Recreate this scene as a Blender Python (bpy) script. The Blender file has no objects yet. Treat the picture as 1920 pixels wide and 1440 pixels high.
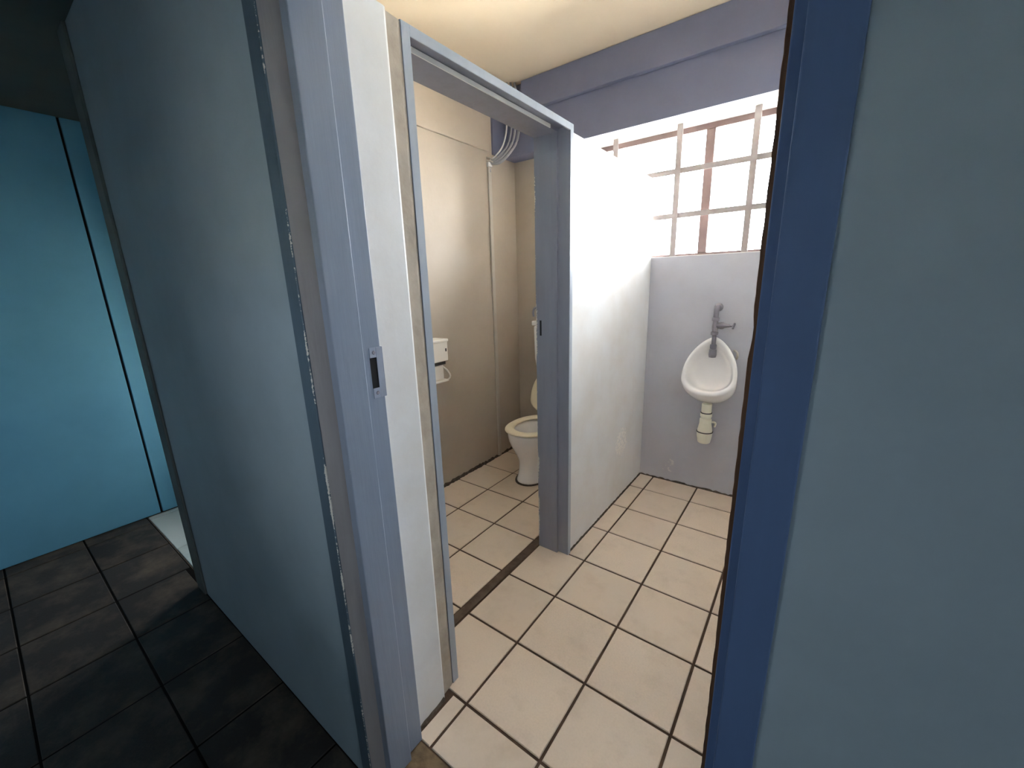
import bpy, bmesh, math, random
from mathutils import Matrix, Vector, noise as mnoise

random.seed(7)
S = 0.31                       # one floor tile pitch in metres; layout below is in tile pitches
sc = bpy.context.scene
C = sc.collection

# ------------------------------------------------------------------ camera
cam_d = bpy.data.cameras.new('camera')
cam = bpy.data.objects.new('camera', cam_d)
C.objects.link(cam)
cam_d.sensor_fit = 'HORIZONTAL'
cam_d.sensor_width = 36.0
cam_d.lens = 757.556 / 1920 * 36.0
cam_d.clip_start = 0.02
Rr = Vector((0.80504013, 0.59256348, -0.02790888))
Rd = Vector((0.12171406, -0.2110368, -0.96987069))
Rf = Vector((-0.58059975, 0.77738793, -0.2420164))
m = Matrix.Identity(4)
for i in range(3):
    m[i][0] = Rr[i]; m[i][1] = -Rd[i]; m[i][2] = -Rf[i]
m.translation = Vector((2.67941, -2.53254, 4.68366)) * S
cam.matrix_world = m
sc.camera = cam

# ------------------------------------------------------------------ sky, exposure
SKY = 50.0
world = bpy.data.worlds.new('World'); sc.world = world
world.use_nodes = True
bgn = world.node_tree.nodes['Background']
bgn.inputs[0].default_value = (0.96, 0.965, 1.0, 1)
bgn.inputs[1].default_value = SKY
sun_d = bpy.data.lights.new('sun', 'SUN'); sun_d.energy = 176.0; sun_d.angle = .01; sun_d.color = (1, .90, .76)
sun = bpy.data.objects.new('sun', sun_d); C.objects.link(sun)
sun.rotation_euler = (0, math.radians(32), 0)      # high sun travelling along the facades: it lights the ground outside
sc.view_settings.view_transform = 'Standard'
sc.view_settings.look = 'None'
sc.view_settings.exposure = 0.0
sc.view_settings.gamma = 1.0
sc.view_settings.use_curve_mapping = False
try:
    sc.cycles.use_denoising = True
    sc.cycles.max_bounces = 14
    sc.cycles.diffuse_bounces = 10
    sc.cycles.transparent_max_bounces = 16
    sc.cycles.sample_clamp_indirect = 40.0
except Exception:
    pass

# window openings (tile units): x0, x1, z0, z1, y
WIN1 = (-2.3, 2.4, 5.13, 7.65)
FILL_WIN2 = (.0, .75, 4.2, 4.95)  # unseen opening behind the camera, added to light the corridor walls
FILL_WIN4 = (-3.7, -2.7, 3.7, 4.6)      # y0, y1, z0, z1 of an unseen end-wall opening added to light jamb faces
FILL_WIN3 = (-7.3, -5.9, 2.3, 3.9)  # unseen far-room opening, added and sized to light the blue panels
def portal(name, x0, x1, z0, z1, y, toward):
    d = bpy.data.lights.new(name, 'AREA')
    d.shape = 'RECTANGLE'; d.size = (x1 - x0) * S; d.size_y = (z1 - z0) * S
    d.cycles.is_portal = True
    o = bpy.data.objects.new(name, d); C.objects.link(o)
    o.location = ((x0 + x1) / 2 * S, y * S, (z0 + z1) / 2 * S)
    o.rotation_euler = (-math.pi / 2, 0, 0) if toward < 0 else (math.pi / 2, 0, 0)
portal('window_portal', *WIN1, 7.5, -1)
portal('corridor_fill_window_portal', *FILL_WIN2, -4.88, 1)
def portal_x(name, y0, y1, z0, z1, x):
    d = bpy.data.lights.new(name, 'AREA')
    d.shape = 'RECTANGLE'; d.size = (z1 - z0) * S; d.size_y = (y1 - y0) * S
    d.cycles.is_portal = True
    o = bpy.data.objects.new(name, d); C.objects.link(o)
    o.location = (x * S, (y0 + y1) / 2 * S, (z0 + z1) / 2 * S)
    o.rotation_euler = (0, math.pi / 2, 0)
portal_x('corridor_end_fill_portal', *FILL_WIN4, 9.38)
portal('far_room_fill_portal', *FILL_WIN3, 3.0, -1)

# ------------------------------------------------------------------ material helpers
def new_mat(name):
    mt = bpy.data.materials.new(name); mt.use_nodes = True
    nt = mt.node_tree
    return mt, nt, nt.nodes['Principled BSDF']
def N(nt, typ, **kw):
    n = nt.nodes.new(typ)
    for k, v in kw.items():
        setattr(n, k, v)
    return n
def math_node(nt, op, a, b=None, clamp=False):
    n = N(nt, 'ShaderNodeMath', operation=op, use_clamp=clamp)
    for i, v in enumerate((a, b)):
        if v is None: continue
        if isinstance(v, (int, float)): n.inputs[i].default_value = v
        else: nt.links.new(v, n.inputs[i])
    return n.outputs[0]
def mix_col(nt, fac, a, b):
    n = N(nt, 'ShaderNodeMix', data_type='RGBA')
    for key, v in ((0, fac), (6, a), (7, b)):
        if isinstance(v, (int, float)): n.inputs[key].default_value = v
        elif isinstance(v, tuple): n.inputs[key].default_value = (*v, 1)
        else: nt.links.new(v, n.inputs[key])
    return n.outputs[2]
def noise(nt, vec, scale, detail=4, rough=.55):
    n = N(nt, 'ShaderNodeTexNoise'); n.inputs['Scale'].default_value = scale
    n.inputs['Detail'].default_value = detail; n.inputs['Roughness'].default_value = rough
    nt.links.new(vec, n.inputs['Vector'])
    return n.outputs['Fac']
def ramp(nt, fac, lo, hi):
    n = N(nt, 'ShaderNodeMapRange'); nt.links.new(fac, n.inputs[0])
    n.inputs[1].default_value = lo; n.inputs[2].default_value = hi
    n.clamp = True
    return n.outputs[0]
def pos(nt):
    return N(nt, 'ShaderNodeNewGeometry').outputs['Position']
def bump(nt, bs, h, strength, dist=.002):
    b = N(nt, 'ShaderNodeBump'); b.inputs['Strength'].default_value = strength
    b.inputs['Distance'].default_value = dist
    nt.links.new(h, b.inputs['Height']); nt.links.new(b.outputs[0], bs.inputs['Normal'])

def paint(name, col, rough=.6, dirt=None, dirt_amt=.25, scale=3.0, bump_scale=60, bump_str=.25, stretch=None, spec=.3):
    mt, nt, bs = new_mat(name)
    v = pos(nt)
    if stretch:
        mp = N(nt, 'ShaderNodeMapping'); mp.inputs['Scale'].default_value = stretch
        nt.links.new(v, mp.inputs[0]); v = mp.outputs[0]
    dirt = dirt or tuple(c * .72 for c in col)
    f = ramp(nt, noise(nt, v, scale, 6, .6), .42, .75)
    f = math_node(nt, 'MULTIPLY', f, dirt_amt)
    nt.links.new(mix_col(nt, f, col, dirt), bs.inputs['Base Color'])
    bs.inputs['Roughness'].default_value = rough
    bs.inputs['Specular IOR Level'].default_value = spec
    bump(nt, bs, noise(nt, v, bump_scale, 3), bump_str)
    return mt
def add_flakes(mt, col, center, radius, scale=70, thr=.62):
    """pale flaked plaster spots inside a ball around center (tile units)"""
    nt = mt.node_tree; bs = nt.nodes['Principled BSDF']
    old = bs.inputs['Base Color'].links[0].from_socket
    v = pos(nt)
    d = N(nt, 'ShaderNodeVectorMath', operation='DISTANCE'); nt.links.new(v, d.inputs[0])
    d.inputs[1].default_value = tuple(c * S for c in center)
    near = ramp(nt, d.outputs['Value'], radius * S, radius * S * .3)
    f = ramp(nt, math_node(nt, 'MULTIPLY', noise(nt, v, scale, 5, .65), near), thr, thr + .08)
    nt.links.new(mix_col(nt, f, old, col), bs.inputs['Base Color'])
def add_chips(mt, edges, col, amount=.02):
    """chipped paint along vertical edges (x, y) in tile units"""
    nt = mt.node_tree; bs = nt.nodes['Principled BSDF']
    v = pos(nt)
    sp = N(nt, 'ShaderNodeSeparateXYZ'); nt.links.new(v, sp.inputs[0])
    for (x, y, thr) in edges:
        old = bs.inputs['Base Color'].links[0].from_socket
        dx = math_node(nt, 'ABSOLUTE', math_node(nt, 'SUBTRACT', sp.outputs[0], x * S))
        dy = math_node(nt, 'ABSOLUTE', math_node(nt, 'SUBTRACT', sp.outputs[1], y * S))
        d = math_node(nt, 'MAXIMUM', dx, dy)
        big = noise(nt, v, 6, 2)
        small = noise(nt, v, 160, 4, .7)
        w = math_node(nt, 'ADD', math_node(nt, 'MULTIPLY', big, .6), math_node(nt, 'MULTIPLY', small, .4))
        w = math_node(nt, 'MULTIPLY', math_node(nt, 'SUBTRACT', w, thr), amount * 8)
        f = math_node(nt, 'LESS_THAN', d, w)
        nt.links.new(mix_col(nt, f, old, col), bs.inputs['Base Color'])
def plain(name, col, rough=.5, metal=0.0, spec=.5, coat=0.0):
    mt, nt, bs = new_mat(name)
    v = pos(nt)
    f = math_node(nt, 'MULTIPLY', noise(nt, v, 12, 4), .3)
    nt.links.new(mix_col(nt, f, col, tuple(c * .8 for c in col)), bs.inputs['Base Color'])
    bs.inputs['Roughness'].default_value = rough
    bs.inputs['Metallic'].default_value = metal
    bs.inputs['Specular IOR Level'].default_value = spec
    if coat: bs.inputs['Coat Weight'].default_value = coat
    return mt

def tile_mat(name, col, col2, dirt, rough, scale=9, dirt_lo=.52, dirt_hi=.8, dirt_amt=.5, rand=.2, bstr=.1):
    mt, nt, bs = new_mat(name)
    v = pos(nt)
    rnd = N(nt, 'ShaderNodeObjectInfo').outputs['Random']
    base = mix_col(nt, math_node(nt, 'MULTIPLY', rnd, 1.0), col, tuple(c * (1 - rand) for c in col))
    base = mix_col(nt, ramp(nt, noise(nt, v, 140, 3, .7), .4, .7), base, col2)
    base = mix_col(nt, math_node(nt, 'MULTIPLY', ramp(nt, noise(nt, v, scale, 7, .65), dirt_lo, dirt_hi), dirt_amt), base, dirt)
    nt.links.new(base, bs.inputs['Base Color'])
    bs.inputs['Roughness'].default_value = rough
    bs.inputs['Specular IOR Level'].default_value = .35
    bump(nt, bs, noise(nt, v, 90, 3), bstr)
    return mt

M = {}
M['plaster'] = paint('pale_wall_paint', (.78, .785, .79), .55, (.62, .55, .47), .35, 4, 45, .2, spec=.5)
add_flakes(M['plaster'], (.9, .88, .84), (-.33, 5.4, 1.3), .8, 60, .46)
M['cub_wall'] = paint('cubicle_wall_paint', (.49, .42, .34), .5, (.38, .31, .235), .4, 3, 45, .25)
M['back_wall'] = paint('grey_wall_paint', (.52, .52, .57), .6, (.44, .42, .45), .5, 4, 50, .3)
add_flakes(M['back_wall'], (.66, .64, .63), (.35, 6.7, .4), .5, 40, .52)
M['beam'] = paint('blue_grey_beam_paint', (.20, .215, .31), .6, (.16, .165, .23), .4, 4, 40, .2)
M['ceiling'] = paint('cream_ceiling_paint', (.88, .74, .56), .8, (.80, .65, .47), .4, 2.5, 50, .15)
M['soffit'] = paint('white_reveal_paint', (.88, .87, .84), .6, (.75, .72, .68), .3, 5, 40, .2)
M['corr_wall'] = paint('grey_teal_wall_paint', (.36, .44, .495), .6, (.29, .355, .395), .5, 5, 60, .25)
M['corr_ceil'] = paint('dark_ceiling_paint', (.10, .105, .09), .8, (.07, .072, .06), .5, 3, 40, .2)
M['corner'] = paint('dull_olive_trim_paint', (.15, .17, .165), .6, (.11, .12, .115), .5, 4, 40, .2)
M['frame'] = paint('slate_blue_frame_paint', (.27, .32, .41), .3, (.20, .235, .30), .4, 6, 30, .2, stretch=(4, 4, .35), spec=.6)
add_chips(M['frame'], [(-.065, -.985, .60)], (.70, .68, .64), .004)
M['architrave'] = paint('dark_blue_edge_paint', (.10, .145, .19), .45, (.07, .10, .13), .4, 6, 30, .2, stretch=(4, 4, .35))
add_chips(M['architrave'], [(-.177, -1.12, .485)], (.72, .69, .64), .006)
M['reveal'] = paint('brownish_grey_paint', (.34, .325, .33), .5, (.22, .20, .20), .5, 6, 30, .3, stretch=(4, 4, .35))
M['leaf'] = paint('pale_blue_door_paint', (.48, .60, .74), .4, (.40, .50, .62), .4, 5, 40, .2, stretch=(4, 4, .5))
M['frame_r'] = paint('deep_blue_frame_paint', (.10, .165, .32), .5, (.08, .125, .23), .4, 6, 40, .25, stretch=(4, 4, .5))
add_chips(M['frame_r'], [(2.574, -1.12, .64)], (.62, .66, .74), .004)
M['steel'] = paint('blue_grey_steel_frame_paint', (.25, .25, .295), .22, (.195, .19, .22), .4, 6, 30, .15, stretch=(4, 4, .5), spec=.65)
add_chips(M['steel'], [(-.87, 2.905, .50)], (.72, .68, .60), .011)
M['lit_face'] = paint('steel_frame_paint_lit_face', (.38, .43, .50), .3, (.29, .33, .38), .4, 6, 30, .15, stretch=(4, 4, .5), spec=.6)  # steel frame paint lightened: light on the room-facing sides put into its colour
M['raw_wood'] = paint('bare_brown_wood', (.17, .085, .045), .7, (.07, .035, .02), .8, 14, 60, .6, stretch=(3, 3, .25))
M['blue'] = paint('blue_panel_paint', (.17, .47, .68), .5, (.13, .38, .57), .6, 3, 50, .2)
M['bare'] = paint('bare_dirty_plaster', (.47, .41, .34), .9, (.28, .215, .16), .7, 9, 40, .6)
M['black'] = plain('black_gap', (.008, .008, .01), .9)
M['grout'] = paint('brown_grout', (.11, .066, .042), .9, (.05, .032, .022), .6, 30, 120, .6)
M['strip'] = paint('dirty_brown_strip', (.15, .105, .075), .9, (.06, .04, .03), .8, 20, 90, .8)
M['screed'] = paint('brown_screed', (.22, .15, .085), .95, (.05, .035, .025), .8, 16, 90, 1.0)
M['tile'] = tile_mat('cream_floor_tile', (.84, .69, .55), (.76, .62, .49), (.54, .41, .29), .38, 7, .5, .85, .5, .10)
M['slate'] = tile_mat('dark_slate_floor_tile', (.055, .044, .036), (.036, .031, .027), (.15, .11, .075), .6, 6, .46, .74, .9, .45, .4)
M['slate_grout'] = plain('black_grout', (.012, .011, .010), .95, 0, .05)
M['marble'] = tile_mat('pale_marble_floor_tile', (.62, .66, .62), (.58, .62, .58), (.38, .43, .39), .3, 5, .5, .72, .7, .05)
M['grime'] = paint('black_mould', (.085, .062, .046), .95, (.20, .16, .125), .8, 40, 120, 1.0)
M['ceramic'] = plain('white_glazed_ceramic', (.93, .90, .88), .12, 0, .5, .4)
M['ivory'] = plain('ivory_plastic_seat', (.90, .80, .60), .3, 0, .5)
M['cream_plastic'] = plain('cream_pvc', (.88, .84, .68), .4)
M['white_plastic'] = plain('white_plastic', (.85, .79, .70), .35)
M['rubber'] = plain('dark_seal', (.05, .045, .04), .7)
M['tarnish'] = plain('tarnished_brass', (.30, .28, .31), .45, .6)
M['strike'] = paint('painted_strike_plate', (.36, .40, .50), .4, (.25, .27, .33), .4, 20, 80, .2)
M['bar'] = paint('cream_bar_paint', (.42, .37, .36), .5, (.28, .22, .19), .5, 20, 60, .3)
M['win_frame'] = paint('brown_window_paint', (.20, .14, .13), .5, (.12, .085, .08), .5, 14, 60, .3)
M['cable'] = plain('grey_cable_sheath', (.34, .34, .36), .5)
M['cable_w'] = plain('white_cable_sheath', (.70, .70, .68), .45)
M['conduit'] = paint('conduit_paint', (.52, .48, .42), .5, (.40, .35, .30), .4, 8, 40, .2)
M['concrete'] = paint('pale_concrete', (.55, .54, .51), .9, (.42, .40, .37), .5, .6, 20, .3)
mt, nt, bs = new_mat('window_glass')
nt.nodes.remove(bs)
tr = N(nt, 'ShaderNodeBsdfTransparent'); tr.inputs[0].default_value = (.96, .98, .98, 1)
gl = N(nt, 'ShaderNodeBsdfGlossy'); gl.inputs['Roughness'].default_value = .03
fr = N(nt, 'ShaderNodeFresnel'); fr.inputs[0].default_value = 1.45
mx = N(nt, 'ShaderNodeMixShader')
nt.links.new(fr.outputs[0], mx.inputs[0]); nt.links.new(tr.outputs[0], mx.inputs[1]); nt.links.new(gl.outputs[0], mx.inputs[2])
nt.links.new(mx.outputs[0], nt.nodes['Material Output'].inputs[0])
M['glass'] = mt

# ------------------------------------------------------------------ mesh helpers (tile units in, metres out)
def bm_box(bm, x0, x1, y0, y1, z0, z1, mi=0):
    vs = [bm.verts.new((x * S, y * S, z * S)) for x in (x0, x1) for y in (y0, y1) for z in (z0, z1)]
    for f in ((0, 1, 3, 2), (4, 6, 7, 5), (0, 4, 5, 1), (2, 3, 7, 6), (0, 2, 6, 4), (1, 5, 7, 3)):
        bm.faces.new([vs[i] for i in f]).material_index = mi
def bm_prism(bm, poly, a0, a1, axis='z'):
    """extrude a closed 2-D polygon; axis z: (x,y), axis y: (x,z), axis x: (y,z)"""
    def P(p, a):
        return {'z': (p[0], p[1], a), 'y': (p[0], a, p[1]), 'x': (a, p[0], p[1])}[axis]
    lo = [bm.verts.new(Vector(P(p, a0)) * S) for p in poly]
    hi = [bm.verts.new(Vector(P(p, a1)) * S) for p in poly]
    n = len(poly)
    for i in range(n):
        bm.faces.new((lo[i], lo[(i + 1) % n], hi[(i + 1) % n], hi[i]))
    bm.faces.new(lo); bm.faces.new(hi)
def bm_rings(bm, rings, cap0=True, cap1=True, closed=True):
    vr = [[bm.verts.new(Vector(p) * S) for p in r] for r in rings]
    n = len(vr[0])
    for a, b in zip(vr, vr[1:]):
        for i in range(n if closed else n - 1):
            bm.faces.new((a[i], a[(i + 1) % n], b[(i + 1) % n], b[i]))
    if cap0: bm.faces.new(vr[0])
    if cap1: bm.faces.new(vr[-1])
def lathe(bm, prof, cx, cy, n=20, axis='z'):
    """prof: list of (r, t) along axis; t absolute"""
    rings = []
    for r, t in prof:
        ring = []
        for i in range(n):
            a = 2 * math.pi * i / n
            u, v = r * math.cos(a), r * math.sin(a)
            ring.append({'z': (cx + u, cy + v, t), 'y': (cx + u, t, cy + v), 'x': (t, cx + u, cy + v)}[axis])
        rings.append(ring)
    bm_rings(bm, rings)
def tube(bm, pts, r, n=10, smooth=6):
    P = [Vector(p) for p in pts]
    if smooth > 1 and len(P) > 2:
        Q = []
        for i in range(len(P) - 1):
            p0 = P[max(i - 1, 0)]; p1 = P[i]; p2 = P[i + 1]; p3 = P[min(i + 2, len(P) - 1)]
            for k in range(smooth):
                t = k / smooth
                Q.append(.5 * ((2 * p1) + (p2 - p0) * t + (2 * p0 - 5 * p1 + 4 * p2 - p3) * t * t + (3 * p1 - p0 - 3 * p2 + p3) * t ** 3))
        Q.append(P[-1]); P = Q
    rings = []
    up = Vector((.31, .2, .93))
    for i, p in enumerate(P):
        d = (P[min(i + 1, len(P) - 1)] - P[max(i - 1, 0)]).normalized()
        a = d.cross(up).normalized(); b = d.cross(a).normalized()
        rings.append([p + a * r * math.cos(2 * math.pi * k / n) + b * r * math.sin(2 * math.pi * k / n) for k in range(n)])
    bm_rings(bm, rings)
def finish(name, bm, mat, parent=None, smooth=False, bev=0, seg=2, subsurf=0, mats=None):
    bmesh.ops.recalc_face_normals(bm, faces=bm.faces)
    if bev:
        es = [e for e in bm.edges if e.is_manifold and e.calc_face_angle(0) > .5]
        bmesh.ops.bevel(bm, geom=es, offset=bev * S, segments=seg, affect='EDGES', profile=.5, clamp_overlap=True)
    me = bpy.data.meshes.new(name); bm.to_mesh(me); bm.free()
    for mm in (mats or [mat]):
        me.materials.append(M[mm] if isinstance(mm, str) else mm)
    o = bpy.data.objects.new(name, me); C.objects.link(o)
    if smooth:
        for p in me.polygons: p.use_smooth = True
    if subsurf:
        md = o.modifiers.new('subsurf', 'SUBSURF'); md.levels = subsurf; md.render_levels = subsurf
    if parent:
        o.parent = parent
        o.matrix_parent_inverse = Matrix.Translation(parent.location).inverted()
    return o
def tag(o, label, cat, kind=None, group=None):
    o['label'] = label; o['category'] = cat
    if kind: o['kind'] = kind
    if group: o['group'] = group
    return o
def root(name, loc, label, cat, kind=None):
    o = bpy.data.objects.new(name, None); C.objects.link(o)
    o.empty_display_size = .1
    o.location = Vector(loc) * S
    return tag(o, label, cat, kind)
def boxes(name, lst, mat, parent=None, bev=0, **kw):
    bm = bmesh.new()
    for b in lst: bm_box(bm, *b)
    return finish(name, bm, mat, parent, bev=bev, **kw)

# ------------------------------------------------------------------ the building shell
CEIL, LOW = 9.12, 7.72
ST = 'structure'
ext = boxes('ground_outside', [(-90, 90, -90, 90, -1.2, -1.0)], 'concrete')
tag(ext, 'pale concrete ground outside the windows', 'ground', ST)

wf = boxes('wall_front', [(-4.9, -.33, -1.1, -.55, -.3, CEIL), (2.70, 9.0, -1.1, -.55, -.3, CEIL), (-.33, 2.70, -1.1, -.55, 6.85, CEIL)], 'corr_wall')
tag(wf, 'dull grey teal corridor wall around the washroom doorway', 'wall', ST)
# inner skin of the front wall (cream paint on the washroom side)
wl = boxes('wall_left', [(-4.9, -3.95, -.55, 7.42, -.3, CEIL)], 'cub_wall')
tag(wl, 'taupe painted side wall of the toilet cubicle', 'wall', ST)
# ring beam ledge along the top of the cubicle side wall
boxes('ledge', [(-3.95, -3.89, -.54, 5.62, 7.68, CEIL - .01)], 'cub_wall', wl, bev=.012)
boxes('column_head', [(-3.95, -3.90, 5.80, 6.24, 7.66, CEIL - .01)], 'beam', wl)
wr = boxes('wall_right', [(2.85, 3.4, -.55, 7.42, -.3, CEIL)], 'plaster')
tag(wr, 'pale washroom wall behind the open door', 'wall', ST)
wb = boxes('wall_back', [(-3.95, 2.85, 6.72, 7.42, -.3, WIN1[2]), (-3.95, WIN1[0], 6.72, 7.42, WIN1[2], WIN1[3]),
                         (WIN1[1], 2.85, 6.72, 7.42, WIN1[2], WIN1[3]), (-3.95, 2.85, 6.72, 7.42, WIN1[3] + .02, CEIL)], 'back_wall')
tag(wb, 'grey painted back wall below the barred window', 'wall', ST)
boxes('sill_render', [(WIN1[0], WIN1[1], 6.735, 7.42, WIN1[2], WIN1[2] + .012)], 'soffit', wb)
beam = boxes('beam', [(-3.95, 2.85, 6.25, 6.72, 7.652, CEIL)], 'beam', bev=.01)
tag(beam, 'blue grey concrete beam across the top of the barred window', 'beam', ST)
boxes('upper_band', [(-3.3, 2.85, 6.13, 6.25, 8.50, CEIL - .005)], 'beam', beam, bev=.012)
boxes('reveal_soffit', [(WIN1[0], WIN1[1], 6.262, 7.42, 7.648, 7.672)], 'soffit', beam)
ce = boxes('ceiling', [(-3.95, 2.85, -.55, 7.42, CEIL, CEIL + .3)], 'ceiling')
tag(ce, 'cream painted washroom ceiling', 'ceiling', ST)

# partition with the cubicle doorway
bm = bmesh.new()
bm_prism(bm, [(-.87, -.55), (-.235, -.55), (-.245, -.3), (-.255, -.11), (-.262, -.09), (-.30, -.085), (-.31, .085), (-.87, .085)], -.3, 6.77)
bm_box(bm, -.87, -.335, 3.045, 6.72, -.3, 6.70)
wp = finish('wall_partition', bm, 'plaster')
tag(wp, 'pale plastered partition between toilet cubicle and urinal', 'wall', ST)

bm = bmesh.new()
bm_prism(bm, [(-.31, -.075), (-.285, -.073), (-.290, -.03), (-.297, .05), (-.305, .0845), (-.31, .0845)], 0, 6.765)
bs_ = finish('bare_plaster', bm, 'bare', wp)
bs_['label'] = 'dirty unpainted plaster edge beside the frame'

# corridor and the room beyond
cb = boxes('wall_corridor_back', [(-8.6, FILL_WIN2[0], -4.9, -4.4, -.3, LOW), (FILL_WIN2[1], 9.4, -4.9, -4.4, -.3, LOW),
                                  (FILL_WIN2[0], FILL_WIN2[1], -4.9, -4.4, -.3, FILL_WIN2[2]), (FILL_WIN2[0], FILL_WIN2[1], -4.9, -4.4, FILL_WIN2[3], LOW)], 'corr_wall')
tag(cb, 'grey teal corridor wall with the added window behind the viewer', 'wall', ST)
ce2 = boxes('wall_corridor_end', [(9.0, 9.4, -4.4, FILL_WIN4[0], -.3, LOW), (9.0, 9.4, FILL_WIN4[1], -.55, -.3, LOW), (9.0, 9.4, FILL_WIN4[0], FILL_WIN4[1], -.3, FILL_WIN4[2]), (9.0, 9.4, FILL_WIN4[0], FILL_WIN4[1], FILL_WIN4[3], LOW)], 'corr_wall')
tag(ce2, 'grey teal wall closing the right end of the corridor', 'wall', ST)
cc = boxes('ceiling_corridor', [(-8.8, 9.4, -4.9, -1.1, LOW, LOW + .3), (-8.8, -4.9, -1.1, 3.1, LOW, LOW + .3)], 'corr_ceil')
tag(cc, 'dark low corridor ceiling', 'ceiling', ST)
bw = boxes('wall_far_left', [(-8.80, -8.42, -4.9, 3.1, -.3, LOW)], 'black')
tag(bw, 'blue panelled wall at the far left end of the corridor', 'wall', ST)
boxes('panel', [(-8.42, -8.35, -4.4, -.795, .012, LOW - .005)], 'blue', bw, bev=.008)
boxes('panel', [(-8.42, -8.352, -.755, 2.6, .012, LOW - .005)], 'blue', bw, bev=.008)
w3 = boxes('wall_far_back', [(-8.42, FILL_WIN3[0], 2.6, 3.1, -.3, LOW), (FILL_WIN3[1], -4.9, 2.6, 3.1, -.3, LOW),
                             (FILL_WIN3[0], FILL_WIN3[1], 2.6, 3.1, -.3, FILL_WIN3[2]), (FILL_WIN3[0], FILL_WIN3[1], 2.6, 3.1, FILL_WIN3[3], LOW)], 'soffit')
tag(w3, 'white wall with the added window at the back of the far left room', 'wall', ST)
tr1 = boxes('trim_1', [(-4.91, -4.58, -1.135, -1.1, 0, LOW)], 'corner', bev=.012)
tag(tr1, 'dull olive trim board on the far corner of the corridor wall', 'trim', ST)

# ------------------------------------------------------------------ floors
J = .016
def tile_mesh(x0, x1, y0, y1, mat, h=.045, j=J, cache={}):
    key = (round(x1 - x0, 3), round(y1 - y0, 3), mat)
    if key not in cache:
        bm = bmesh.new()
        w, d = (x1 - x0) / 2 - j, (y1 - y0) / 2 - j
        bm_box(bm, -w, w, -d, d, -h, 0)
        bmesh.ops.recalc_face_normals(bm, faces=bm.faces)
        es = [e for e in bm.edges if all(v.co.z > -1e-6 for v in e.verts)]
        bmesh.ops.bevel(bm, geom=es, offset=.008 * S, segments=1, affect='EDGES')
        me = bpy.data.meshes.new('tile'); bm.to_mesh(me); bm.free()
        me.materials.append(M[mat]); cache[key] = me
    return cache[key]
def tile(parent, x0, x1, y0, y1, mat, j=J):
    o = bpy.data.objects.new('tile', tile_mesh(x0, x1, y0, y1, mat, j=j)); C.objects.link(o)
    o.parent = parent
    o.location = ((x0 + x1) / 2 * S, (y0 + y1) / 2 * S, random.uniform(-.0006, .0006))
    o.rotation_euler = (random.uniform(-.0015, .0015), random.uniform(-.0015, .0015), random.uniform(-.0025, .0025))
    return o
fl = boxes('floor', [(-3.95, 2.85, -.57, 6.72, -.3, -.014)], 'grout')
tag(fl, 'cream tiled washroom floor with dark brown grout', 'floor', ST)
ys = [-.57, 0, 1, 2, 3, 4, 5, 6, 6.72]
for y0, y1 in zip(ys, ys[1:]):
    x_start = -.21 if y1 <= 0 else (-.88 if y1 <= 3 else -.33)
    xs = [x_start, 0, 1, 2, 2.85]
    for x0, x1 in zip(xs, xs[1:]): tile(fl, x0, x1, y0, y1, 'tile')
    xs = [-3.95, -3, -2, -1.03]
    for x0, x1 in zip(xs, xs[1:]): tile(fl, x0, x1, y0, y1, 'tile')
boxes('threshold_strip', [(-1.025, -.895, .1, 3.04, -.03, -.006)], 'strip', fl)
th = boxes('floor_threshold', [(-.33, 2.70, -1.1, -.57, -.3, -.012)], 'screed')
tag(th, 'rough brown screed strip in the outer doorway', 'floor', ST)
fc = boxes('floor_corridor', [(-8.42, 9.0, -4.4, -1.1, -.3, -.012), (-8.42, -4.9, -1.1, -1.03, -.3, -.012)], 'slate_grout')
tag(fc, 'dark slate tiled corridor floor', 'floor', ST)
xj = [-8.42] + [-2.04 + 1.19 * k for k in range(-5, 9)] + [9.0]
yj = [-1.035, -2.0, -3.0, -4.0, -4.4]
for k in range(len(yj) - 1):
    for a, b in zip(xj, xj[1:]):
        y1 = yj[k]
        if k == 0 and b > -4.9: y1 = -1.1
        tile(fc, a, b, yj[k + 1], y1, 'slate', j=.012)
ff = boxes('floor_far_room', [(-8.42, -4.9, -1.03, 2.6, -.3, -.012)], 'grime')
tag(ff, 'pale marble tiled floor beyond the far corner', 'floor', ST)
xs = [-8.35, -8.2, -6.45, -4.9]
ys2 = [-1.02, .73, 2.6]
for y0, y1 in zip(ys2, ys2[1:]):
    for x0, x1 in zip(xs, xs[1:]): tile(ff, x0, x1, y0, y1, 'marble', j=.008)

# mould bead where walls meet the tiles
def bead(parent, p0, p1, nrm, w=.045, h=.05, step=.06, seed=0):
    rnd = random.Random(seed)
    p0 = Vector(p0); p1 = Vector(p1); nr = Vector(nrm)
    n = max(2, int((p1 - p0).length / step))
    rings = []
    for i in range(n + 1):
        c = p0.lerp(p1, i / n)
        ww = w * rnd.uniform(.45, 1.25); hh = h * rnd.uniform(.4, 1.3)
        rings.append([c - nr * .01 + Vector((0, 0, -.01)), c + nr * ww + Vector((0, 0, -.01)), c + nr * ww * .6 + Vector((0, 0, hh * .55)), c - nr * .01 + Vector((0, 0, hh))])
    bm = bmesh.new(); bm_rings(bm, rings)
    return finish('mould_bead', bm, 'grime', parent, smooth=False)
boxes('cubicle_plaster', [(-3.95, WIN1[0], 6.716, 6.721, -.01, WIN1[3]), (WIN1[0], -.87, 6.716, 6.721, -.01, WIN1[2] - .005)], 'cub_wall', wb)
bead(wp, (-.335, 3.06, 0), (-.335, 6.70, 0), (1, 0, 0), .03, .03, seed=1)
bead(wp, (-.236, -.54, 0), (-.254, -.11, 0), (1, 0, 0), .03, .025, seed=2)
bead(wb, (-.32, 6.72, 0), (2.8, 6.72, 0), (0, -1, 0), .03, .04, seed=3)
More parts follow.
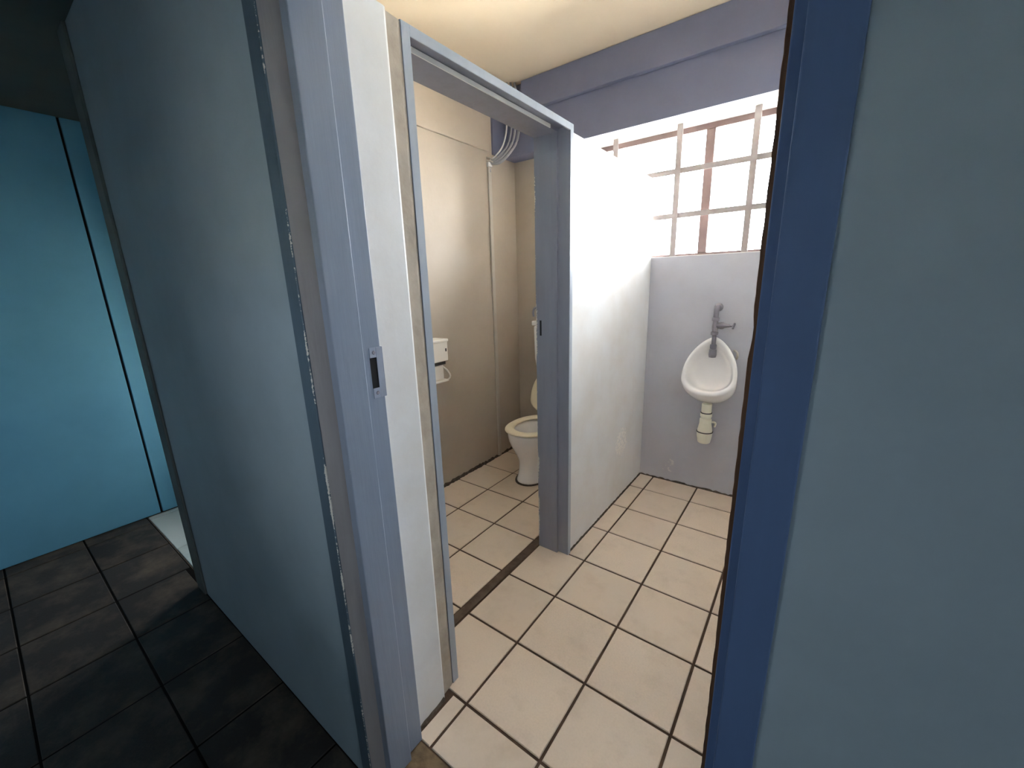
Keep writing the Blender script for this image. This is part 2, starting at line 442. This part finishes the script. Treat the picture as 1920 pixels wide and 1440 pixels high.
bead(wb, (-3.93, 6.72, 0), (-.9, 6.72, 0), (0, -1, 0), .05, .06, seed=4)
bead(wl, (-3.95, -.5, 0), (-3.95, 6.7, 0), (1, 0, 0), .05, .075, seed=5)

# ------------------------------------------------------------------ outer doorway
d1 = root('door_1', (1.2, -.8, 0), 'blue grey outer door frame with the door swung open into the washroom', 'door', ST)
bm = bmesh.new()
bm_prism(bm, [(-.33, -.985), (-.145, -.985), (-.065, -.985), (-.065, -.745), (-.125, -.745), (-.125, -.552), (-.33, -.552)], 0, 6.85)
jl = finish('jamb', bm, 'frame', d1, bev=.009, seg=3)
bm = bmesh.new()
bm_prism(bm, [(-.33, -1.12), (-.177, -1.12), (-.177, -1.106), (-.33, -1.10)], 0, 6.85)
ar = finish('architrave', bm, 'architrave', d1, bev=.003, seg=1)
ar['label'] = 'dark blue frame edge with white paint chips'
bm = bmesh.new()
bm_prism(bm, [(-.33, -1.10), (-.178, -1.106), (-.170, -1.08), (-.150, -1.0), (-.147, -.985), (-.33, -.985)], 0, 6.85)
rv = finish('reveal_strip', bm, 'reveal', d1)
rv['label'] = 'brownish grey strip between frame edge and jamb'
jl['label'] = 'slate blue jamb with strike plate and chipped edge'
bm = bmesh.new()
bm_prism(bm, [(2.70, -1.12), (2.574, -1.12), (2.574, -.985), (2.532, -.985), (2.532, -.755), (2.612, -.755), (2.612, -.552), (2.70, -.552)], 0, 6.85)
jr = finish('jamb', bm, 'frame_r', d1, bev=.005, seg=2)
jr['label'] = 'deep blue jamb on the hinge side'
boxes('head', [(-.177, 2.574, -1.12, -.552, 6.70, 6.85), (-.085, 2.532, -.985, -.755, 6.64, 6.70)], 'frame', d1)
leaf = boxes('door_leaf', [(2.480, 2.607, -.548, 2.08, .02, 6.62)], 'leaf', d1, bev=.004)
# worn bare edge of the leaf
bm = bmesh.new()
rnd = random.Random(11)
rings = []
zz = .02
while zz < 6.62:
    xl = 2.474 + rnd.uniform(-.0015, .0015)
    if abs(zz - 4.45) < .1: xl += .010 * (1 - abs(zz - 4.45) / .1)
    rings.append([(xl, -.545, zz), (xl, -.553, zz), (2.52, -.553, zz), (2.52, -.545, zz)])
    zz += .045
bm_rings(bm, rings)
e = finish('bare_edge', bm, 'raw_wood', leaf)
e['label'] = 'bare brown wood edge of the door'
# strike plate on the left jamb: a plate with a real hole, wrapped round the edge
sp = bmesh.new()
for b in [(-.1265, -.1195, -.60, -.545, 3.80, 4.215), (-.1265, -.1195, -.66, -.60, 4.135, 4.215), (-.1265, -.1195, -.66, -.60, 3.80, 3.885),
          (-.16, -.1195, -.5455, -.5385, 3.80, 4.215)]:
    bm_box(sp, *b)
stp = finish('strike_plate', sp, 'strike', d1, bev=.0015, seg=1)
boxes('keep_hole', [(-.1258, -.1238, -.661, -.599, 3.884, 4.136)], 'black', stp)
for z in (4.175, 3.843):
    bm = bmesh.new(); lathe(bm, [(.0, -.1195), (.016, -.1195), (.013, -.115), (.0, -.115)][1:3], -.622, z, 12, 'x'); s_ = finish('screw', bm, 'tarnish', stp)

# ------------------------------------------------------------------ cubicle doorway
d2 = root('door_2', (-.6, 1.56, 0), 'blue grey steel door frame of the toilet cubicle, without a door', 'door', ST)
bm = bmesh.new()
bm_prism(bm, [(-.30, .085), (-.30, .18), (-.335, .18), (-.49, .185), (-.49, .235), (-.87, .235), (-.87, .085)], 0, 6.78)
finish('jamb', bm, 'steel', d2, bev=.006)
bm = bmesh.new()
bm_prism(bm, [(-.30, 3.045), (-.30, 2.955), (-.49, 2.955), (-.49, 2.905), (-.87, 2.905), (-.87, 3.045)], 0, 6.78)
j2 = finish('jamb', bm, 'steel', d2, bev=.006)
bm = bmesh.new()
bm_prism(bm, [(-.30, 6.78), (-.30, 6.69), (-.33, 6.69), (-.33, 6.745), (-.485, 6.745), (-.485, 6.695), (-.87, 6.695), (-.87, 6.78)], .18, 2.955, 'y')
finish('head', bm, 'steel', d2, bev=.004)
for b in [(.088, .178, 0, 6.777), (2.958, 3.042, 0, 6.777), (.178, 2.958, 6.693, 6.777)]:  # thin facings added to carry the painted-in brightness of the lit sides
    boxes('frame_lit_face', [(-.302, -.2955, *b)], 'lit_face', d2, bev=.002, seg=1)
boxes('seal_strip', [(-.486, -.474, .2, 2.72, 6.694, 6.738)], 'cable_w', d2)
boxes('latch_slot', [(-.80, -.765, 2.9035, 2.9055, 3.86, 4.10)], 'black', j2)
bm = bmesh.new()
tube(bm, [(-.86, 2.90, 4.30), (-.89, 2.885, 4.28), (-.905, 2.88, 4.22), (-.895, 2.885, 4.16)], .018, 8, 4)
finish('latch_stub', bm, 'tarnish', j2, smooth=True)

# ------------------------------------------------------------------ window with burglar bars
def window(name, W, yc, mull, label, frame_mat='win_frame', t=.10):
    w = root(name, ((W[0] + W[1]) / 2, yc, W[2]), label, 'window', ST)
    x0, x1, z0, z1 = W
    y0, y1 = yc - t / 2, yc + t / 2
    boxes('frame_rail', [(x0, x1, y0, y1, z1 - .11, z1)], frame_mat, w, bev=.01)
    boxes('frame_rail', [(x0, x1, y0, y1, z0 + .012, z0 + .07)], frame_mat, w, bev=.01)
    xs = [x0] + mull + [x1]
    for x in xs:
        a, b = (x, x + .08) if x == x0 else ((x - .08, x) if x == x1 else (x - .085, x + .085))
        boxes('mullion', [(a, b, y0 + .005, y1 - .005, z0 + .07, z1 - .11)], frame_mat, w, bev=.01)
    for a, b in zip(xs, xs[1:]):
        boxes('pane', [(a + .06, b - .06, yc - .006, yc + .006, z0 + .06, z1 - .10)], 'glass', w)
    return w
w1 = window('window_1', WIN1, 7.12, [.60], 'brown steel window with white sky behind the burglar bars')
window('fill_window_2', FILL_WIN2, -4.65, [.38], 'unseen window added behind the viewer to light the corridor')
window('fill_window_3', FILL_WIN3, 2.85, [-6.7], 'unseen window added to light the far left room')
w4 = root('fill_window_4', (9.2, (FILL_WIN4[0] + FILL_WIN4[1]) / 2, FILL_WIN4[2]), 'unseen window added at the right end of the corridor for its light', 'window', ST)
for b in [(FILL_WIN4[0], FILL_WIN4[1], FILL_WIN4[3] - .07, FILL_WIN4[3]), (FILL_WIN4[0], FILL_WIN4[1], FILL_WIN4[2], FILL_WIN4[2] + .07)]:
    boxes('frame_rail', [(9.15, 9.25, *b)], 'win_frame', w4)
for b in [(FILL_WIN4[0], FILL_WIN4[0] + .07), (FILL_WIN4[1] - .07, FILL_WIN4[1])]:
    boxes('mullion', [(9.155, 9.245, *b, FILL_WIN4[2] + .07, FILL_WIN4[3] - .07)], 'win_frame', w4)
boxes('pane', [(9.195, 9.205, FILL_WIN4[0] + .06, FILL_WIN4[1] - .06, FILL_WIN4[2] + .06, FILL_WIN4[3] - .06)], 'glass', w4)
bb = root('burglar_bars', (.1, 6.75, 5.14), 'cream flat steel burglar bars in the bright window opening', 'window bars')
for x in (-1.24, .10, 1.44):
    boxes('vertical_bar', [(x - .056, x + .056, 6.735, 6.755, 5.142, 7.65)], 'bar', bb)
for z in (6.80, 5.95):
    boxes('horizontal_bar', [(-2.28, 2.38, 6.755, 6.772, z - .052, z + .052)], 'bar', bb)

# ------------------------------------------------------------------ urinal
ux, wy = 1.10, 6.718
ur = root('urinal', (ux, wy, 2.0), 'white egg shaped ceramic urinal hung on the grey wall', 'urinal')
NU = 40
def egg(t, sx=1.0, zt=3.50, zb=2.36, a=.525):
    c, s = math.cos(t), math.sin(t)
    zm = zb + (zt - zb) * .31
    if s >= 0:
        x = a * math.copysign(abs(c) ** (1.0 + .32 * min(1, s * 1.6)), c); z = zm + (zt - zm) * s
    else:
        x = a * math.copysign(abs(c) ** .9, c); z = zm + (zm - zb) * s
    return x * sx, z
def depth(z, zt=3.50, zb=2.36):
    k = max(0, min(1, (zt - z) / (zt - zb)))
    return .13 + .47 * k ** .85
def ring(sx, zt, zb, dfun):
    out = []
    for i in range(NU):
        t = 2 * math.pi * i / NU
        x, z = egg(t, sx, zt, zb)
        out.append((ux + x, wy - dfun(z, t), z))
    return out
bm = bmesh.new()
rg = [ring(.80, 3.41, 2.08, lambda z, t: 0.0),
      ring(.90, 3.46, 2.06, lambda z, t: .06),
      ring(.985, 3.49, 2.12, lambda z, t: depth(z) * .5),
      ring(1.0, 3.50, 2.24, lambda z, t: depth(z) * .85),
      ring(1.0, 3.50, 2.33, lambda z, t: depth(z) * .97),
      ring(.97, 3.485, 2.36, lambda z, t: depth(z)),
      ring(.90, 3.44, 2.40, lambda z, t: depth(z)),
      ring(.84, 3.39, 2.43, lambda z, t: depth(z) - .03),
      ring(.79, 3.33, 2.42, lambda z, t: depth(z) * .72),
      ring(.72, 3.26, 2.40, lambda z, t: max(.09, depth(z) * .40)),
      ring(.60, 3.10, 2.44, lambda z, t: .09),
      ring(.30, 2.90, 2.62, lambda z, t: .075)]
bm_rings(bm, rg)
finish('bowl', bm, 'ceramic', ur, smooth=True, subsurf=2)
bm = bmesh.new()
tube(bm, [(ux + .36, 6.72, 3.22), (ux + .42, 6.64, 3.20), (ux + .44, 6.62, 3.12), (ux + .42, 6.68, 3.06)], .022, 8, 4)
finish('hanger_bracket', bm, 'conduit', ur, smooth=True)

fv = root('flush_valve', (ux, 6.5, 3.2), 'tarnished metal flush valve and pipe above the urinal', 'valve')
vy = 6.50
bm = bmesh.new(); lathe(bm, [(.085, 6.72), (.08, 6.69), (.05, 6.675)], ux + .0, 4.09, 16, 'y'); finish('wall_flange', bm, 'tarnish', fv, smooth=True)
bm = bmesh.new(); tube(bm, [(ux, 6.70, 4.09), (ux, 6.58, 4.09), (ux, 6.515, 4.06), (ux, vy, 4.0), (ux, vy, 3.90)], .050, 12, 5); finish('elbow', bm, 'tarnish', fv, smooth=True)
bm = bmesh.new(); lathe(bm, [(.055, 3.90), (.072, 3.89), (.072, 3.84), (.05, 3.83), (.055, 3.78), (.06, 3.70), (.05, 3.62), (.072, 3.61), (.072, 3.555), (.05, 3.545)], ux, vy, 14); finish('valve_body', bm, 'tarnish', fv, smooth=False)
bm = bmesh.new(); lathe(bm, [(.055, ux + .03), (.062, ux + .09), (.07, ux + .10), (.07, ux + .15), (.045, ux + .18), (.03, ux + .24), (.025, ux + .27)], vy, 3.74, 14, 'x'); spn = finish('spindle', bm, 'tarnish', fv, smooth=True)
bm = bmesh.new(); tube(bm, [(ux + .26, vy, 3.74), (ux + .33, vy, 3.74)], .02, 8, 1); tube(bm, [(ux + .335, vy - .09, 3.70), (ux + .33, vy - .03, 3.735), (ux + .33, vy + .03, 3.745), (ux + .335, vy + .09, 3.78)], .02, 8, 4); finish('tap_handle', bm, 'tarnish', spn, smooth=True)
bm = bmesh.new(); lathe(bm, [(.042, 3.55), (.042, 3.30)], ux, vy, 12); finish('flush_pipe', bm, 'tarnish', fv, smooth=True)
bm = bmesh.new(); lathe(bm, [(.045, 3.36), (.062, 3.35), (.062, 3.27), (.05, 3.26), (.07, 3.25), (.078, 3.14), (.068, 3.09), (.03, 3.08)], ux, vy, 14); finish('spreader', bm, 'tarnish', fv, smooth=False)

ty = 6.42
tp = root('bottle_trap', (ux, ty, 1.27), 'cream plastic bottle trap hanging under the urinal', 'pipe')
bm = bmesh.new(); lathe(bm, [(.10, 2.11), (.10, 1.92)], ux, ty, 20); finish('tailpiece', bm, 'cream_plastic', tp, smooth=False)
bm = bmesh.new(); lathe(bm, [(.112, 1.925), (.112, 1.905)], ux, ty, 20); finish('seal_ring', bm, 'rubber', tp)
bm = bmesh.new(); lathe(bm, [(.115, 1.905), (.118, 1.85), (.10, 1.80), (.085, 1.78)], ux, ty, 20); finish('coupling_nut', bm, 'cream_plastic', tp)
bm = bmesh.new(); lathe(bm, [(.085, 1.80), (.118, 1.775), (.12, 1.70), (.115, 1.695), (.148, 1.52), (.15, 1.50)], ux, ty, 20); finish('trap_body', bm, 'cream_plastic', tp)
bm = bmesh.new(); lathe(bm, [(.162, 1.505), (.162, 1.487)], ux, ty, 20); finish('seal_ring', bm, 'rubber', tp)
bm = bmesh.new(); lathe(bm, [(.155, 1.487), (.15, 1.40), (.125, 1.26), (.11, 1.245), (.0001, 1.24)], ux, ty, 20); finish('trap_cup', bm, 'cream_plastic', tp)
bm = bmesh.new(); tube(bm, [(ux + .10, ty, 1.72), (ux + .165, ty + .02, 1.72), (ux + .185, ty + .05, 1.68), (ux + .17, ty + .05, 1.61)], .022, 8, 4); finish('outlet_spur', bm, 'cream_plastic', tp, smooth=True)
bm = bmesh.new(); lathe(bm, [(.07, 6.72), (.07, ty + .05)], ux, 1.63, 16, 'y'); finish('waste_pipe', bm, 'cream_plastic', tp, smooth=False)

# ------------------------------------------------------------------ toilet
tx = -2.45
to = root('toilet', (tx, 5.3, 0), 'white ceramic toilet with ivory seat and raised lid', 'toilet')
def oval(rx, yf, yb, z, n=36, p=2.2, cx=tx):
    yc = yf + (yb - yf) * .48
    out = []
    for i in range(n):
        a = 2 * math.pi * i / n
        c, s = math.cos(a), math.sin(a)
        ry = (yc - yf) if s < 0 else (yb - yc)
        out.append((cx + rx * math.copysign(abs(c) ** (2 / p), c), yc + ry * math.copysign(abs(s) ** (2 / p), s), z))
    return out
bm = bmesh.new()
bm_rings(bm, [oval(.40, 4.60, 6.1, 0), oval(.395, 4.605, 6.1, .03), oval(.36, 4.66, 6.1, .12), oval(.34, 4.70, 6.1, .35), oval(.35, 4.70, 6.15, .55),
              oval(.43, 4.63, 6.2, .70), oval(.525, 4.52, 6.25, .90), oval(.57, 4.44, 6.25, 1.08), oval(.575, 4.42, 6.25, 1.22), oval(.575, 4.42, 6.25, 1.27),
              oval(.54, 4.46, 6.22, 1.285), oval(.40, 4.62, 5.75, 1.285), oval(.385, 4.66, 5.72, 1.22), oval(.36, 4.75, 5.65, 1.0), oval(.26, 4.9, 5.5, .7), oval(.12, 5.0, 5.3, .55)])
finish('bowl', bm, 'ceramic', to, smooth=True, subsurf=1)
bm = bmesh.new(); bm_rings(bm, [oval(.425, 4.575, 6.1, .0), oval(.42, 4.58, 6.1, .012), oval(.39, 4.61, 6.1, .018)]); finish('base_seal', bm, 'grime', to)
bm = bmesh.new()
bm_rings(bm, [oval(.60, 4.40, 5.95, 1.295), oval(.615, 4.385, 5.96, 1.315), oval(.61, 4.39, 5.96, 1.345), oval(.57, 4.43, 5.93, 1.365), oval(.44, 4.57, 5.74, 1.365),
              oval(.395, 4.63, 5.70, 1.345), oval(.39, 4.64, 5.70, 1.295), oval(.60, 4.40, 5.95, 1.295)], cap0=False, cap1=False)
bmesh.ops.remove_doubles(bm, verts=bm.verts, dist=1e-6)
finish('seat', bm, 'ivory', to, smooth=True, subsurf=1)
bm = bmesh.new()
def lid_ring(k, y, dz=0):
    out = []
    for i in range(36):
        a = 2 * math.pi * i / 36
        c, s = math.cos(a), math.sin(a)
        z = 1.68 + (.84 if s > 0 else .34) * k * math.copysign(abs(s) ** .95, s)
        yy = y + (z - 1.37) * .10
        out.append((tx + .66 * k * math.copysign(abs(c) ** .95, c), yy, z))
    return out
bm_rings(bm, [lid_ring(.6, 5.965), lid_ring(.95, 5.96), lid_ring(1.0, 5.975), lid_ring(1.0, 6.01), lid_ring(.95, 6.025), lid_ring(.6, 6.03)])
lid = finish('lid', bm, 'ivory', to, smooth=True, subsurf=1)
for sx in (-.22, .22):
    bm = bmesh.new(); lathe(bm, [(.04, tx + sx - .06), (.04, tx + sx + .06)], 5.96, 1.375, 12, 'x'); finish('hinge', bm, 'ivory', lid, smooth=False)
bm = bmesh.new()
bm_prism(bm, [(tx - .64, 2.50), (tx + .64, 2.50), (tx + .70, 2.75), (tx + .72, 3.60), (tx - .72, 3.60), (tx - .70, 2.75)], 6.28, 6.71, 'y')
ci = finish('cistern', bm, 'ceramic', to, smooth=False, bev=.06, seg=4)
boxes('cistern_lid', [(tx - .75, tx + .75, 6.25, 6.71, 3.60, 3.72)], 'ceramic', ci, bev=.03, seg=3)
bm = bmesh.new(); tube(bm, [(tx, 6.5, 2.52), (tx, 6.5, 1.6), (tx, 6.42, 1.2), (tx, 6.2, 1.1)], .07, 12, 5); finish('flush_pipe', bm, 'cream_plastic', to, smooth=True)

# ------------------------------------------------------------------ paper dispenser on the cubicle wall
pd = root('paper_dispenser', (-3.95, 3.3, 2.6), 'white plastic paper dispenser on the taupe cubicle wall', 'dispenser')
hou = boxes('housing', [(-3.95, -3.56, 3.02, 3.56, 3.10, 3.55)], 'white_plastic', pd, bev=.025, seg=3)
boxes('top_rim', [(-3.95, -3.545, 3.005, 3.575, 3.515, 3.575)], 'white_plastic', hou, bev=.015, seg=2)
boxes('lock_hole', [(-3.562, -3.556, 3.48, 3.51, 3.31, 3.375)], 'black', hou)
boxes('paper_slot', [(-3.93, -3.60, 3.08, 3.50, 3.03, 3.10)], 'rubber', pd)
rho = boxes('roll_holder', [(-3.95, -3.62, 3.05, 3.46, 2.70, 3.03)], 'white_plastic', pd, bev=.03, seg=3)
bm = bmesh.new()
tube(bm, [(-3.63, 3.44, 2.98), (-3.57, 3.50, 2.90), (-3.53, 3.54, 2.80), (-3.54, 3.53, 2.72), (-3.60, 3.46, 2.68), (-3.72, 3.3, 2.67)], .018, 8, 5)
finish('tear_loop', bm, 'white_plastic', rho, smooth=True)
boxes('tray', [(-3.95, -3.54, 3.03, 3.52, 2.655, 2.70)], 'white_plastic', pd, bev=.018, seg=2)

# ------------------------------------------------------------------ conduit and loose cables
cd = root('conduit', (-3.92, 5.66, .05), 'painted vertical conduit strip in the cubicle corner', 'conduit')
boxes('duct', [(-3.95, -3.90, 5.60, 5.71, .03, 7.42)], 'conduit', cd, bev=.015, seg=2)
boxes('duct_collar', [(-3.95, -3.885, 5.58, 5.73, 7.36, 7.46)], 'cable_w', cd, bev=.012)
cbn = root('cable_bundle', (-3.8, 5.7, 7.4), 'loose grey cables looping from the ceiling down to the conduit', 'cable')
for k, (dx, dy, mm, r) in enumerate([(0, 0, 'cable_w', .018), (.10, .05, 'cable', .022), (.17, .10, 'cable', .026), (.24, .16, 'cable', .028), (.20, .20, 'cable', .022)]):
    bm = bmesh.new()
    tube(bm, [(-3.92, 5.64 + .01 * k, 7.25), (-3.905, 5.65 + .01 * k, 7.48 - .015 * k), (-3.80 + dx * .5, 5.74 + dy * .5, 7.58 - .03 * k), (-3.66 + dx, 5.86 + dy, 7.80),
              (-3.58 + dx, 5.92 + dy, 8.15), (-3.60 + dx, 5.93 + dy, 8.6), (-3.70 + dx, 5.95 + dy, CEIL - .01)], r, 8, 6)
    finish('cable', bm, mm, cbn, smooth=True)
for z in (7.50, 7.56):
    bm = bmesh.new()
    tube(bm, [(-3.95, 5.60, z), (-3.87, 5.62, z - .02), (-3.84, 5.70, z - .04), (-3.88, 5.76, z - .03), (-3.95, 5.77, z)], .016, 8, 5)
    finish('cable_tie', bm, 'conduit', cbn, smooth=True)
